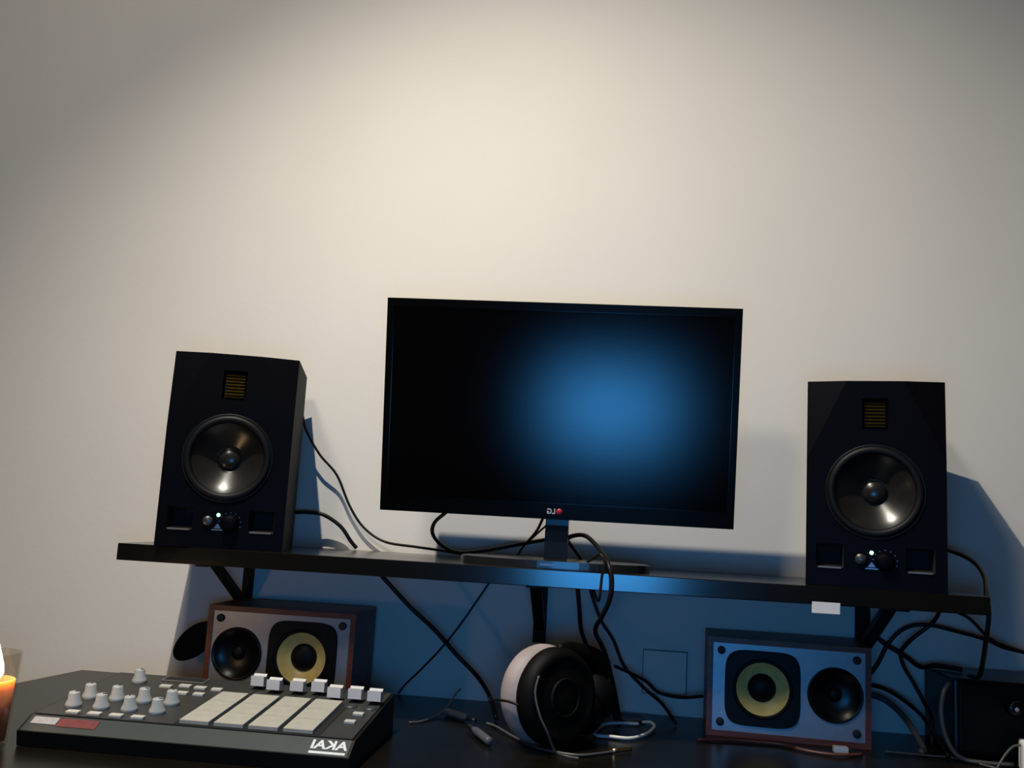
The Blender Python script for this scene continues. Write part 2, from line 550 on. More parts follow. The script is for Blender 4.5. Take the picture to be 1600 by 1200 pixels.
# ------------------------------------------------------------------ computer monitor
mon = thing('computer_monitor', 'black flat widescreen monitor with blue glow on its dark screen', 'monitor', (-0.0755, -0.17, ZS))
TILT = Matrix.Translation((0, 0, 0.069)) @ Matrix.Rotation(math.radians(9.3), 4, 'X')   # top leans towards the viewer
MW, MH = 0.519, 0.317
hw = MW / 2
fr = MB()
bz, chin = 0.0095, 0.0225
for (x0, x1, z0, z1) in ((-hw, -hw + bz, 0, MH), (hw - bz, hw, 0, MH), (-hw + bz, hw - bz, MH - 0.012, MH), (-hw + bz, hw - bz, 0, chin)):
    fr.box(x0, x1, -0.004, 0.012, z0, z1, mtx=TILT)
fr.build('bezel', M_BEZEL, mon)
MB().box(-hw + bz, hw - bz, -0.0015, 0.006, chin, MH - 0.012, mtx=TILT).build('screen', M_SCREEN, mon)
bk = MB().box(-hw + 0.002, hw - 0.002, 0.0115, 0.022, 0.002, MH - 0.002, 0.003, mtx=TILT)
bk.prism([(-0.17, 0.03), (0.17, 0.03), (0.19, 0.25), (-0.19, 0.25)], 'y', 0.021, 0.040, mtx=TILT)
bk.build('back_shell', M_PLASTIC, mon)
MB().box(-hw + bz, hw - bz, -0.0052, -0.003, chin - 0.0006, chin + 0.0008, mtx=TILT).build('chin_glint_strip', M_BEZEL, mon)  # strip added to catch a highlight along the top of the chin
lt = text_mesh('logo_letters', 'LG', 0.0105, M_LOGOW, mon, mirror=True)
lt.matrix_local = TILT @ Matrix.Translation((-0.0035, -0.0043, 0.0115)) @ Matrix.Rotation(math.pi / 2, 4, 'X')
MB().lathe([(0.0, 0.0044), (0.0046, 0.0044), (0.005, 0.003)], 24, TILT @ facing(0.0085, 0.0115)).build('logo_disc', M_LOGOR, mon)
for k in range(5):
    MB().box(0.175 + k * 0.012, 0.181 + k * 0.012, -0.0002, 0.0006, 0.003, 0.0035, mtx=TILT).build('touch_button', M_GREYMETAL, mon)
nk = MB()
nk.prism([(0.040, 0.009), (0.008, 0.009), (0.014, 0.060), (0.012, 0.115), (0.030, 0.115), (0.042, 0.06)], 'x', -0.012, 0.022)
nk.build('stand_neck', M_PLASTIC, mon)
ell = [(0.005 + 0.138 * (abs(math.cos(a)) ** 0.8) * (1 if math.cos(a) >= 0 else -1), 0.005 + 0.072 * (abs(math.sin(a)) ** 0.8) * (1 if math.sin(a) >= 0 else -1)) for a in [2 * math.pi * k / 64 for k in range(64)]]
bs = MB().prism(ell, 'z', 0.0, 0.009)
bs.prism([(p[0] * 0.985, p[1] * 0.985) for p in ell], 'z', 0.009, 0.0105)
bs.build('stand_base', M_BASE, mon)
lo = MB().box(-0.012, 0.008, -0.0685, -0.0665, 0.004, 0.007)  # painted highlight: bluish bar for the laptop's reflection on the foot
lo.build('base_glint', M_EMBLEM, mon)

# ------------------------------------------------------------------ bookshelf speakers on the desk
BW, BH, BD = 0.228, 0.139, 0.125


def bookshelf(name, label, loc, rotz, sgn):
    """sgn -1: woofer on the left side of the face, +1: on the right"""
    t = thing(name, label, 'speaker', loc, rotz, 'small bookshelf speakers lying on the desk')
    hw, tk = BW / 2, 0.008
    c = MB()
    c.box(-hw, hw, 0, BD, 0, tk)
    c.box(-hw, hw, 0, BD, BH - tk, BH)
    c.box(-hw, -hw + tk, 0, BD, tk, BH - tk)
    c.box(hw - tk, hw, 0, BD, tk, BH - tk)
    c.box(-hw + tk, hw - tk, BD - 0.01, BD, tk, BH - tk)
    c.build('cabinet', M_WOOD, t)
    wx, wz, twx = sgn * 0.0355, 0.0700, -sgn * 0.0650
    xm = -sgn * 0.0235
    b = MB()
    iw, z0, z1 = hw - tk, tk, BH - tk
    if sgn < 0:
        hole_plate(b, -iw, xm, z0, z1, wx, wz, 0.0425, 0.002)
        hole_plate(b, xm, iw, z0, z1, twx, wz, 0.0365, 0.002)
    else:
        hole_plate(b, xm, iw, z0, z1, wx, wz, 0.0425, 0.002)
        hole_plate(b, -iw, xm, z0, z1, twx, wz, 0.0365, 0.002)
    b.box(-iw, iw, 0.05, 0.052, z0, z1)
    b.build('front_baffle', M_BGREY, t, recalc=False)
    # squarish woofer frame with bulging sides
    seg = 64
    fv, ff = [], []
    for k in range(seg):
        a = 2 * math.pi * k / seg
        ca, sa = math.cos(a), math.sin(a)
        q = (abs(ca) ** 5.0 + abs(sa) ** 5.0) ** (-1 / 5.0)
        for (rr, yy) in ((0.0425, 0.004), (0.0425, -0.002), (0.0535 * q - 0.0015, -0.002), (0.0535 * q, 0.003)):
            fv.append((wx + rr * ca, yy, wz + rr * sa))
    for k in range(seg):
        j = (k + 1) % seg
        for e in range(3):
            ff.append((4 * k + e, 4 * j + e, 4 * j + e + 1, 4 * k + e + 1))
    MB().add(fv, ff).build('woofer_frame', M_RUB, t)
    mw = facing(wx, wz)
    prof = [(0.0427, -0.004), (0.0427, 0.0005)]
    for k in range(9):
        a = math.pi * k / 8
        prof.append((0.0398 + 0.0026 * math.cos(a), 0.0005 + 0.002 * math.sin(a)))
    MB().lathe(prof, 48, mw).build('woofer_surround', M_RUB, t)
    MB().lathe([(0.0374, 0.0005), (0.033, -0.0035), (0.027, -0.0085), (0.0195, -0.0135), (0.0, -0.0145)], 48, mw).build('woofer_cone', M_YEL, t)
    MB().lathe([(0.0205, -0.0140), (0.0195, -0.0105), (0.016, -0.0070), (0.010, -0.0045), (0.0, -0.0035)], 36, mw).build('dust_cap', M_RUB, t)
    mt = facing(twx, wz)
    MB().lathe([(0.0385, -0.003), (0.0385, 0.001), (0.0365, 0.0015), (0.034, -0.001), (0.024, -0.006), (0.012, -0.0085), (0.0, -0.0085)], 48, mt).build('tweeter_dish', M_PLASTIC, t)
    MB().lathe([(0.0105, -0.0086), (0.0095, -0.0055), (0.006, -0.0035), (0.0, -0.0026)], 24, mt).build('tweeter_dome', M_RUB, t)
    for px in (-0.0945, 0.0945):
        for pz in (0.0200, 0.1205):
            MB().lathe([(0.0, 0.0016), (0.0042, 0.0016), (0.0058, 0.0008), (0.0058, -0.004)], 20, facing(px, pz)).build('grille_peg', M_PEG, t)
    return t


bookshelf('bookshelf_speaker', 'wooden bookshelf speaker with yellow cone behind the pad controller', (-0.4765, -0.158, ZD), 0.0, 1)
bookshelf('bookshelf_speaker', 'wooden bookshelf speaker with yellow cone below the right studio speaker', (0.2715, -0.131, ZD), math.radians(-4.0), -1)

# ------------------------------------------------------------------ pad controller
ct = thing('pad_controller', 'black pad controller with white knobs, faders and grey pads on the desk', 'controller', (-0.47, -0.375, ZD))
ct_inv = Matrix.Translation((0.47, 0.375, -ZD))


def ptop(y):
    return 0.783 + 0.09 * (y + 0.46)


XL, XR = -0.667, -0.273
body = MB().prism([(-0.485, 0.7505), (-0.488, 0.768), (-0.463, 0.7815), (-0.266, 0.7995), (-0.262, 0.7505)], 'x', XL, XR, mtx=ct_inv)
body.build('body', M_CTRL, ct)
# slanted face plate and top panel, slightly proud
SL = Matrix.Translation((0.47, 0.375, -ZD))
MB().add([(XL + .003, -0.4875, 0.7688), (XR - .003, -0.4875, 0.7688), (XR - .003, -0.464, 0.7818), (XL + .003, -0.464, 0.7818)], [(0, 1, 2, 3)], mtx=ct_inv).build('front_strip', M_STRIP, ct, recalc=False)
tp = MB()
tp.box(XL + .004, XR - .004, -0.4615, -0.268, 0.0, 0.0012)
for v in tp.v:
    v.z = ptop(v.y) - 0.0008 + v.z
tp.v = [ct_inv @ v for v in tp.v]
tp.build('top_panel', M_PANEL, ct)
PT = Matrix.Rotation(math.atan(0.09), 4, 'X')


def on_panel(x, y, h=0.0):
    return ct_inv @ Matrix.Translation((x, y, ptop(y) + 0.0004 + h)) @ PT


pad_proto = None
pads = []
well = MB().box(-0.492, -0.316, -0.4600, -0.334, 0.0, 0.0008)
for v in well.v:
    v.z = ptop(v.y) + 0.0002 + v.z
well.v = [ct_inv @ v for v in well.v]
well.build('pad_well', M_DARKHOLE, ct)
for i in range(4):
    for j in range(3):
        x = -0.4680 + i * 0.0418
        y = -0.4385 + j * 0.0412
        if pad_proto is None:
            pad_proto = MB().box(-0.0178, 0.0178, -0.0203, 0.0203, 0.0, 0.0050, 0.0007).build('drum_pad', M_PAD, ct)
            p = pad_proto
        else:
            p = pad_proto.copy()
            COL.objects.link(p)
        p.matrix_local = on_panel(x, y)

knob = None
for (x, y) in [(-0.6350, -0.4285), (-0.5995, -0.4285), (-0.5635, -0.4285), (-0.5280, -0.4285),
               (-0.6350, -0.3915), (-0.5995, -0.3915), (-0.5640, -0.3915), (-0.5278, -0.3915), (-0.6135, -0.3085)]:
    if knob is None:
        knob = MB().lathe([(0.0092, 0.0), (0.0100, 0.0025), (0.0095, 0.0045), (0.0072, 0.0090), (0.0064, 0.0165), (0.0058, 0.0178), (0.0, 0.0180)], 24).build('knob', M_KNOB, ct)
        ind = MB().box(-0.0007, 0.0007, 0.001, 0.0056, 0.0178, 0.0186).build('pointer', M_PLASTIC, knob)
        k, ii = knob, ind
    else:
        k = knob.copy()
        COL.objects.link(k)
        ii = ind.copy()
        COL.objects.link(ii)
        ii.parent = k
    k.matrix_local = on_panel(x, y) @ Matrix.Rotation(random.uniform(-2, 2), 4, 'Z')
btn = None
for (x, y, sx) in [(-0.6200, -0.4540, 1), (-0.5930, -0.4540, 1), (-0.5660, -0.4540, 1), (-0.5390, -0.4540, 1),
                   (-0.2950, -0.4074, 0.85), (-0.2935, -0.3750, 0.85),
                   (-0.5690, -0.3230, 1), (-0.5460, -0.3150, 1), (-0.5235, -0.3180, 1), (-0.5352, -0.3464, 0.9), (-0.5130, -0.3464, 0.9),
                   (-0.5000, -0.3200, 0.9)]:
    if btn is None:
        btn = MB().box(-0.0078, 0.0078, -0.0045, 0.0045, 0.0, 0.0035, 0.0009).build('button', M_BTN, ct)
        k = btn
    else:
        k = btn.copy()
        COL.objects.link(k)
    k.matrix_local = on_panel(x, y) @ Matrix.Diagonal((sx, 1, 1, 1))
MB().box(-0.030, 0.030, -0.010, 0.010, 0.0, 0.0016, 0.0005).build('display', M_LCD, ct).matrix_local = on_panel(-0.560, -0.2835)
MB().box(-0.028, 0.028, -0.008, 0.008, 0.0, 0.0012).build('display_window', M_DARKHOLE, ct).matrix_local = on_panel(-0.560, -0.2835, 0.0006)
cap = None
for (x, y) in [(-0.4525, -0.2950), (-0.4262, -0.3074), (-0.3951, -0.3048), (-0.3677, -0.3002), (-0.3398, -0.3207), (-0.3125, -0.3195), (-0.2860, -0.3231)]:
    if cap is None:
        cap = MB().prism([(-0.0075, 0.0055), (-0.0065, 0.0185), (-0.002, 0.0165), (0.002, 0.0165), (0.0065, 0.0185), (0.0075, 0.0055)], 'x', -0.0088, 0.0088).build('fader_cap', M_CAP, ct)
        stem = MB().box(-0.003, 0.003, -0.0015, 0.0015, -0.001, 0.006).build('fader_stem', M_PLASTIC, cap)
        slot = MB().box(-0.0018, 0.0018, -0.026, 0.026, 0.0, 0.0006).build('fader_slot', M_DARKHOLE, ct)
        k, s_, q = cap, stem, slot
    else:
        k, s_, q = cap.copy(), stem.copy(), slot.copy()
        for e in (k, s_, q):
            COL.objects.link(e)
        s_.parent = k
    k.matrix_local = on_panel(x, y)
    q.matrix_local = on_panel(x, -0.299)
disc = None
for (x, y) in [(-0.3125, -0.3420), (-0.2865, -0.3450)]:
    if disc is None:
        disc = MB().lathe([(0.0088, 0.0), (0.0085, 0.0018), (0.0, 0.0022)], 24).build('lit_patch', M_STRIP, ct)  # flat discs added to draw the lit patches of panel below the faders
        k = disc
    else:
        k = disc.copy()
        COL.objects.link(k)
    k.matrix_local = on_panel(x, y)
# prints on the slanted strip
STR = math.atan2(0.7818 - 0.7688, 0.0235)


def on_strip(x, s, h=0.0003):
    """s = 0 at the lower edge of the strip, 1 at its upper edge"""
    return ct_inv @ Matrix.Translation((x, -0.4875 + 0.0235 * s, 0.7688 + 0.013 * s)) @ Matrix.Rotation(STR, 4, 'X') @ Matrix.Translation((0, 0, h))


tx = text_mesh('brand_letters', 'AKAI', 0.0190, M_PRINTW, ct, mirror=True)
tx.matrix_local = on_strip(-0.3000, 0.58)
MB().box(-0.021, 0.021, -0.0018, 0.0018, 0.0, 0.0003).build('brand_line', M_PRINTW, ct).matrix_local = on_strip(-0.2995, 0.14)
MB().box(-0.0155, 0.0155, -0.0058, 0.0058, 0.0, 0.0003).build('pale_print', M_PRINTP, ct).matrix_local = on_strip(-0.6430, 0.66)
MB().box(-0.0240, 0.0240, -0.0068, 0.0068, 0.0, 0.0003).build('red_print', M_PRINTR, ct).matrix_local = on_strip(-0.6020, 0.62)

# ------------------------------------------------------------------ candle in a glass
cd = thing('candle', 'lit orange candle in a clear glass at the left end of the desk', 'candle', (-0.704, -0.500, ZD))
MB().lathe([(0.0, 0.0), (0.0275, 0.0), (0.029, 0.002), (0.0345, 0.104), (0.0335, 0.1055), (0.0325, 0.104), (0.0272, 0.006), (0.0, 0.005)], 48).build('glass_jar', M_GLASS, cd)
MB().lathe([(0.0, 0.0062), (0.0266, 0.0065), (0.0302, 0.074), (0.0288, 0.0750), (0.0262, 0.0672), (0.0, 0.0668)], 40).build('wax', M_WAX, cd)
MB().lathe([(0.0, 0.0675), (0.024, 0.0675), (0.0255, 0.0688), (0.0, 0.0692)], 40).build('melted_wax', M_MELT, cd)
WX = Matrix.Translation((0.011, -0.004, 0.0))
MB().tube([WX @ Vector((0, 0, 0.067)), WX @ Vector((0.0004, 0, 0.072)), WX @ Vector((0.0012, 0, 0.077))], 0.0008, 6).build('wick', M_WICK, cd)
fl = MB().lathe([(0.0, 0.0725), (0.0062, 0.0760), (0.0098, 0.083), (0.0090, 0.092), (0.0054, 0.104), (0.0018, 0.115), (0.0, 0.119)], 24, WX)
fl.build('flame', M_FLAME, cd)
cl = bpy.data.lights.new('candle_light', 'POINT')
cl.energy = 0.3
cl.color = (1.0, 0.62, 0.30)
cl.shadow_soft_size = 0.008
clo = bpy.data.objects.new('candle_light', cl)
COL.objects.link(clo)
clo.location = (-0.693, -0.504, ZD + 0.125)

# ------------------------------------------------------------------ headphones
hp = thing('headphones', 'black headphones with a pale leather ear cushion standing on the desk', 'headphones', (-0.06, -0.24, ZD))


def cup(parent, centre, ax, R, shell, cush, flat=1.0):
    """an ear cup whose outer shell points along ax"""
    ax = Vector(ax).normalized()
    rot = ax.to_track_quat('Z', 'Y').to_matrix().to_4x4()
    m = Matrix.Translation(centre) @ rot
    sh = MB().lathe([(R * 0.93, -0.002), (R, 0.004), (R, 0.014), (R * 0.93, 0.024), (R * 0.80, 0.028), (R * 0.76, 0.026), (R * 0.55, 0.027), (R * 0.30, 0.030), (0.0, 0.031)], 48, m)
    s_ = sh.build('ear_cup', shell, parent)
    MB().lathe([(R * 0.42, 0.0265), (R * 0.40, 0.0305), (R * 0.36, 0.0312), (R * 0.34, 0.029)], 40, m).build('cup_ring', M_HP, s_)
    pr = [(R * 0.90, 0.0)]
    for k in range(11):
        a = math.radians(-70 + 200 * k / 10)
        pr.append((R * 0.76 + R * 0.27 * math.cos(a), -0.019 - 0.019 * math.sin(a)))
    pr += [(R * 0.50, -0.020), (0.0, -0.018)]
    MB().lathe(pr, 48, m).build('ear_cushion', cush, parent)
    return m


A1 = Vector((0.70, -0.71, 0.05))
cup(hp, (-0.001, -0.045, 0.0668), A1, 0.0620, M_HP, M_CUSH)
A2 = Vector((0.55, 0.45, 0.55))
cup(hp, (0.044, 0.050, 0.052), A2, 0.040, M_HP, M_HP)
# yoke and headband
MB().tube([(-0.004, -0.058, 0.100), (0.004, -0.050, 0.112), (0.006, -0.034, 0.121), (0.010, -0.02, 0.118)], 0.0040, 8).build('yoke', M_HP, hp)
band = MB()
pth = catmull([(0.006, -0.034, 0.118), (0.025, 0.000, 0.118), (0.052, 0.030, 0.108), (0.070, 0.060, 0.088), (0.068, 0.080, 0.062), (0.055, 0.075, 0.045)], 6)
vs, fs = [], []
for i, p in enumerate(pth):
    t = (pth[min(i + 1, len(pth) - 1)] - pth[max(i - 1, 0)]).normalized()
    n = Vector((0, 0, 1)).cross(t).normalized()
    b_ = t.cross(n)
    for (a, c) in ((-0.013, -0.004), (0.013, -0.004), (0.013, 0.004), (-0.013, 0.004)):
        vs.append(p + b_ * a + n * c)
for i in range(len(pth) - 1):
    for k in range(4):
        k2 = (k + 1) % 4
        fs.append((4 * i + k, 4 * i + k2, 4 * i + 4 + k2, 4 * i + 4 + k))
fs += [(0, 1, 2, 3), tuple(len(vs) - 4 + k for k in range(4))]
band.add(vs, fs, True)
band.build('headband', M_HP, hp)

# ------------------------------------------------------------------ cables
def cable(name, label, pts, rad, m, group=None, plug=None):
    o = MB().tube(pts, rad, 8).build(name, m)
    # origin at the first point keeps each cable a thing of its own
    p0 = Vector(pts[0])
    o.data.transform(Matrix.Translation(-p0))
    o.location = p0
    tag(o, label, 'cable', group)
    if plug:
        pm, a, b_, pr = plug
        q = MB().tube([Vector(a) - p0, (Vector(a) + Vector(b_)) / 2 - p0, Vector(b_) - p0], pr, 12, sub=2).build('plug', pm, o)
    return o


B = M_CABLE
cable('signal_cable', 'thin black cable curving from behind the left studio speaker along the wall',
      [(-0.545, -0.024, 1.225), (-0.518, -0.03, 1.202), (-0.507, -0.03, 1.172), (-0.481, -0.026, 1.132), (-0.45, -0.02, 1.099), (-0.426, -0.014, 1.05), (-0.399, -0.013, 1.015), (-0.361, -0.016, 0.994), (-0.305, -0.03, 0.989), (-0.254, -0.05, 0.986), (-0.205, -0.075, 0.982), (-0.17, -0.09, 0.9805)], 0.0022, B)
cable('power_cable', 'thick black cable arching from behind the left studio speaker down to the shelf',
      [(-0.545, -0.025, 1.030), (-0.519, -0.03, 1.033), (-0.491, -0.03, 1.035), (-0.465, -0.026, 1.032), (-0.437, -0.02, 1.015), (-0.419, -0.015, 0.992), (-0.409, -0.011, 0.9805)], 0.0032, B)
cable('monitor_cable', 'black cable looping below the lower left of the monitor to its stand',
      [(-0.222, -0.128, 1.075), (-0.238, -0.14, 1.050), (-0.258, -0.13, 1.032), (-0.263, -0.12, 1.015), (-0.253, -0.10, 0.998), (-0.227, -0.084, 0.986), (-0.183, -0.07, 0.992), (-0.133, -0.07, 1.004), (-0.085, -0.09, 1.015)], 0.0030, B)
cable('monitor_wire', 'short thin wire dropping from the monitor left of the stand neck',
      [(-0.088, -0.128, 1.062), (-0.094, -0.125, 1.046), (-0.104, -0.10, 1.027), (-0.120, -0.075, 1.008), (-0.127, -0.07, 1.003)], 0.0022, B)
cable('monitor_wire', 'thinner wire just beside the stand neck, nearest to it on the left',
      [(-0.082, -0.125, 1.058), (-0.087, -0.10, 1.040), (-0.101, -0.08, 1.026), (-0.128, -0.05, 1.000), (-0.14, -0.03, 0.9795)], 0.0016, B)
cable('hanging_cable', 'black cable from the monitor stand hanging over the shelf front to the headphones',
      [(-0.066, -0.118, 1.006), (-0.061, -0.118, 1.012), (-0.049, -0.13, 1.022), (-0.027, -0.16, 1.024), (-0.006, -0.21, 1.007), (0.006, -0.258, 0.991), (0.012, -0.268, 0.970), (0.011, -0.266, 0.945), (0.002, -0.252, 0.920), (-0.006, -0.236, 0.904), (-0.006, -0.208, 0.890), (0.001, -0.168, 0.874), (0.010, -0.13, 0.850), (0.024, -0.098, 0.80), (0.034, -0.08, 0.7535)], 0.0034, B)
cable('stand_wire', 'short wire bending down to the shelf right of the stand neck',
      [(-0.066, -0.118, 1.020), (-0.058, -0.118, 1.018), (-0.047, -0.115, 1.005), (-0.037, -0.10, 0.992), (-0.028, -0.085, 0.9795)], 0.0026, B)
cable('edge_wire', 'small dark wire bow over the front of the monitor foot',
      [(-0.022, -0.245, 0.9895), (-0.013, -0.25, 0.996), (-0.004, -0.258, 1.001), (0.002, -0.262, 0.990), (-0.001, -0.262, 0.972), (-0.004, -0.262, 0.94), (-0.012, -0.22, 0.951)], 0.0018, B)
cable('wall_cable', 'black cable hanging straight under the shelf centre behind the headphones',
      [(-0.040, -0.03, 0.951), (-0.038, -0.03, 0.933), (-0.035, -0.03, 0.909), (-0.030, -0.05, 0.878), (-0.018, -0.09, 0.855), (-0.004, -0.13, 0.838), (0.012, -0.13, 0.81), (0.03, -0.10, 0.7535)], 0.0034, B)
cable('wall_cable', 'thin dark cable running down the blue-lit wall right of the headphones',
      [(-0.022, -0.02, 0.951), (-0.015, -0.02, 0.927), (0.001, -0.02, 0.89), (0.021, -0.02, 0.862), (0.039, -0.02, 0.824), (0.070, -0.025, 0.794), (0.099, -0.05, 0.775), (0.118, -0.08, 0.7535)], 0.0026, B)
cable('speaker_wire', 'dark wire sagging from the headphones to the left side of the right bookshelf speaker',
      [(0.024, -0.12, 0.836), (0.048, -0.08, 0.822), (0.073, -0.05, 0.807), (0.094, -0.04, 0.790), (0.127, -0.05, 0.787), (0.1555, -0.085, 0.797)], 0.0026, B)
cable('diagonal_cable', 'thick black cable running diagonally from the shelf to the left of the headphones',
      [(-0.350, -0.105, 0.951), (-0.340, -0.10, 0.942), (-0.296, -0.09, 0.899), (-0.256, -0.08, 0.865), (-0.219, -0.07, 0.827), (-0.183, -0.08, 0.798), (-0.158, -0.12, 0.776), (-0.145, -0.15, 0.754)], 0.0034, B)
cable('wall_line', 'thin dark line slanting left down the wall between shelf and desk',
      [(-0.176, -0.004, 0.951), (-0.191, -0.004, 0.927), (-0.227, -0.004, 0.869), (-0.256, -0.004, 0.829), (-0.290, -0.004, 0.790), (-0.312, -0.004, 0.767), (-0.322, -0.006, 0.7525)], 0.0016, B)  # thin dark tube drawn as a line down the wall
cable('speaker_cable', 'black cable from behind the right studio speaker bending over the shelf end',
      [(0.470, -0.03, 1.040), (0.493, -0.05, 1.038), (0.520, -0.08, 1.031), (0.533, -0.12, 1.019), (0.529, -0.17, 1.000), (0.512, -0.22, 0.978), (0.509, -0.235, 0.954), (0.509, -0.225, 0.92), (0.517, -0.18, 0.868), (0.518, -0.14, 0.861)], 0.0032, B)
cable('sweeping_cable', 'long black cable sweeping in from the right edge over to the right bookshelf speaker',
      [(0.72, -0.03, 0.865), (0.647, -0.03, 0.885), (0.606, -0.035, 0.893), (0.580, -0.04, 0.903), (0.538, -0.045, 0.912), (0.495, -0.04, 0.919), (0.465, -0.03, 0.911), (0.442, -0.025, 0.887), (0.427, -0.02, 0.854), (0.410, -0.02, 0.831), (0.398, -0.015, 0.815), (0.375, -0.004, 0.80)], 0.0030, B)
cable('tangle_cable', 'black cable curling from under the shelf down beside the dark box',
      [(0.490, -0.08, 0.951), (0.498, -0.08, 0.942), (0.490, -0.07, 0.923), (0.466, -0.06, 0.899), (0.453, -0.05, 0.878), (0.456, -0.05, 0.858), (0.468, -0.06, 0.834), (0.480, -0.07, 0.808), (0.483, -0.09, 0.79), (0.480, -0.10, 0.7535)], 0.0030, B)
cable('tangle_cable', 'short black cable slanting right from the underside of the shelf end',
      [(0.497, -0.10, 0.951), (0.532, -0.085, 0.940), (0.547, -0.085, 0.929), (0.568, -0.075, 0.911), (0.60, -0.06, 0.897), (0.66, -0.05, 0.880), (0.70, -0.05, 0.8605)], 0.0026, B)
cable('tangle_cable', 'black cable going from the right shelf bracket down to the top of the dark box',
      [(0.424, -0.012, 0.895), (0.442, -0.02, 0.882), (0.464, -0.03, 0.870), (0.482, -0.045, 0.857), (0.500, -0.06, 0.862), (0.53, -0.08, 0.8615)], 0.0036, B)
cable('tangle_cable', 'lowest black cable running right from behind the right bookshelf speaker',
      [(0.395, -0.01, 0.822), (0.431, -0.035, 0.82), (0.455, -0.07, 0.807), (0.470, -0.10, 0.791), (0.478, -0.13, 0.77), (0.482, -0.16, 0.7535)], 0.0030, B)
cable('coiled_cable', 'dark grey cable loop leaning on the left side of the dark box',
      [(0.483, -0.16, 0.852), (0.474, -0.165, 0.838), (0.470, -0.168, 0.813), (0.475, -0.17, 0.782), (0.490, -0.175, 0.758), (0.52, -0.18, 0.7535), (0.56, -0.176, 0.7535)], 0.0032, M_CABLEG)
cable('grey_cable', 'thick dark grey cable sloping to the desk right of the right bookshelf speaker',
      [(0.405, -0.045, 0.812), (0.428, -0.062, 0.806), (0.446, -0.09, 0.788), (0.455, -0.12, 0.766), (0.456, -0.14, 0.755), (0.448, -0.15, 0.755)], 0.0045, M_CABLEG)
cable('desk_wire', 'thin grey wire lying on the desk in front of the dark box',
      [(0.400, -0.150, 0.752), (0.434, -0.153, 0.752), (0.463, -0.155, 0.752), (0.492, -0.158, 0.752), (0.53, -0.20, 0.752)], 0.0014, M_CABLEG)
cable('jack_cable', 'grey headphone cable on the desk ending in a gold jack plug',
      [(-0.155, -0.185, 0.7545), (-0.141, -0.195, 0.7535), (-0.114, -0.240, 0.7525), (-0.080, -0.292, 0.7525), (-0.050, -0.312, 0.7525), (-0.020, -0.318, 0.7525), (0.006, -0.300, 0.7525), (0.024, -0.282, 0.7525)], 0.0018, M_CABLEG,
      plug=(M_GOLDPLUG, (0.022, -0.284, 0.7535), (0.046, -0.2645, 0.7535), 0.0028))
cable('headphone_wire', 'thin grey wire hanging down across the front ear cup of the headphones',
      [(-0.075, -0.335, 0.848), (-0.078, -0.342, 0.828), (-0.071, -0.346, 0.803), (-0.060, -0.343, 0.781), (-0.050, -0.332, 0.7575), (-0.037, -0.328, 0.7525), (-0.020, -0.335, 0.7525)], 0.0015, M_CABLEG)
cable('pale_wire', 'thin pale wire curling up from the desk left of the headphones',
      [(-0.208, -0.094, 0.783), (-0.215, -0.10, 0.775), (-0.221, -0.123, 0.762), (-0.231, -0.148, 0.753), (-0.246, -0.192, 0.7518), (-0.262, -0.207, 0.7518)], 0.0014, M_CABLEG)
cable('white_cable', 'white cable coiled in a flat loop on the desk right of the headphones',
      [(0.062, -0.105, 0.754), (0.030, -0.110, 0.754), (0.010, -0.130, 0.754), (-0.002, -0.180, 0.754), (0.003, -0.205, 0.754), (0.021, -0.205, 0.754), (0.047, -0.205, 0.754), (0.069, -0.172, 0.754), (0.084, -0.118, 0.754), (0.079, -0.100, 0.7565), (0.068, -0.092, 0.7545)], 0.0024, M_CABLEW)
cable('brown_cable', 'dark reddish brown cable wavering along the desk under the right bookshelf speaker',
      [(0.140, -0.175, 0.7527), (0.189, -0.160, 0.7527), (0.224, -0.158, 0.7527), (0.259, -0.163, 0.7527), (0.287, -0.190, 0.7527), (0.325, -0.200, 0.7527), (0.36, -0.185, 0.7527)], 0.0024, M_CABLER)
cable('cushion_wire', 'thin black wire crossing the pale ear cushion of the headphones',
      [(-0.142, -0.272, 0.806), (-0.140, -0.300, 0.806), (-0.128, -0.320, 0.812), (-0.112, -0.335, 0.814), (-0.098, -0.343, 0.812)], 0.0016, B)

# ------------------------------------------------------------------ small things on the desk
def plug_body(name, label, a, b_, rad, m):
    a, b_ = Vector(a), Vector(b_)
    t = thing(name, label, 'plug', a)
    d = (b_ - a)
    L = d.length
    rot = d.to_track_quat('Z', 'Y').to_matrix().to_4x4()
    MB().lathe([(0.0, 0.0), (rad * 0.7, 0.0), (rad, 0.003), (rad, L * 0.62), (rad * 0.75, L * 0.70), (rad * 0.75, L * 0.72), (0.0, L * 0.72)], 20, rot).build('plug_body', m, t)
    MB().lathe([(0.0, L * 0.71), (rad * 0.5, L * 0.71), (rad * 0.5, L), (0.0, L)], 16, rot).build('plug_tip', M_GREYMETAL, t)
    return t


plug_body('cable_plug', 'grey cable plug on the desk left of the headphones, the farther one', (-0.222, -0.135, 0.7560), (-0.172, -0.180, 0.7560), 0.0055, M_GREYPLUG)
plug_body('cable_plug', 'grey cable plug on the desk left of the headphones, the nearer one', (-0.137, -0.300, 0.7560), (-0.176, -0.216, 0.7560), 0.0055, M_GREYPLUG)
wp = thing('white_plug', 'tiny white plug beside the lower right corner of the right bookshelf speaker', 'plug', (0.335, -0.172, ZD))
MB().box(-0.010, 0.010, -0.006, 0.006, 0.0, 0.009, 0.002).build('plug_body', M_TAG, wp)
MB().box(0.010, 0.017, -0.002, 0.002, 0.003, 0.006).build('plug_tip', M_GREYMETAL, wp)
ds = thing('round_lid', 'small grey round lid lying behind the white cable loop', 'lid', (0.052, -0.062, ZD))
MB().lathe([(0.0, 0.004), (0.018, 0.004), (0.021, 0.005), (0.022, 0.004), (0.022, 0.0), (0.0, 0.0)], 32).build('lid_top', M_GREYPLUG, ds)
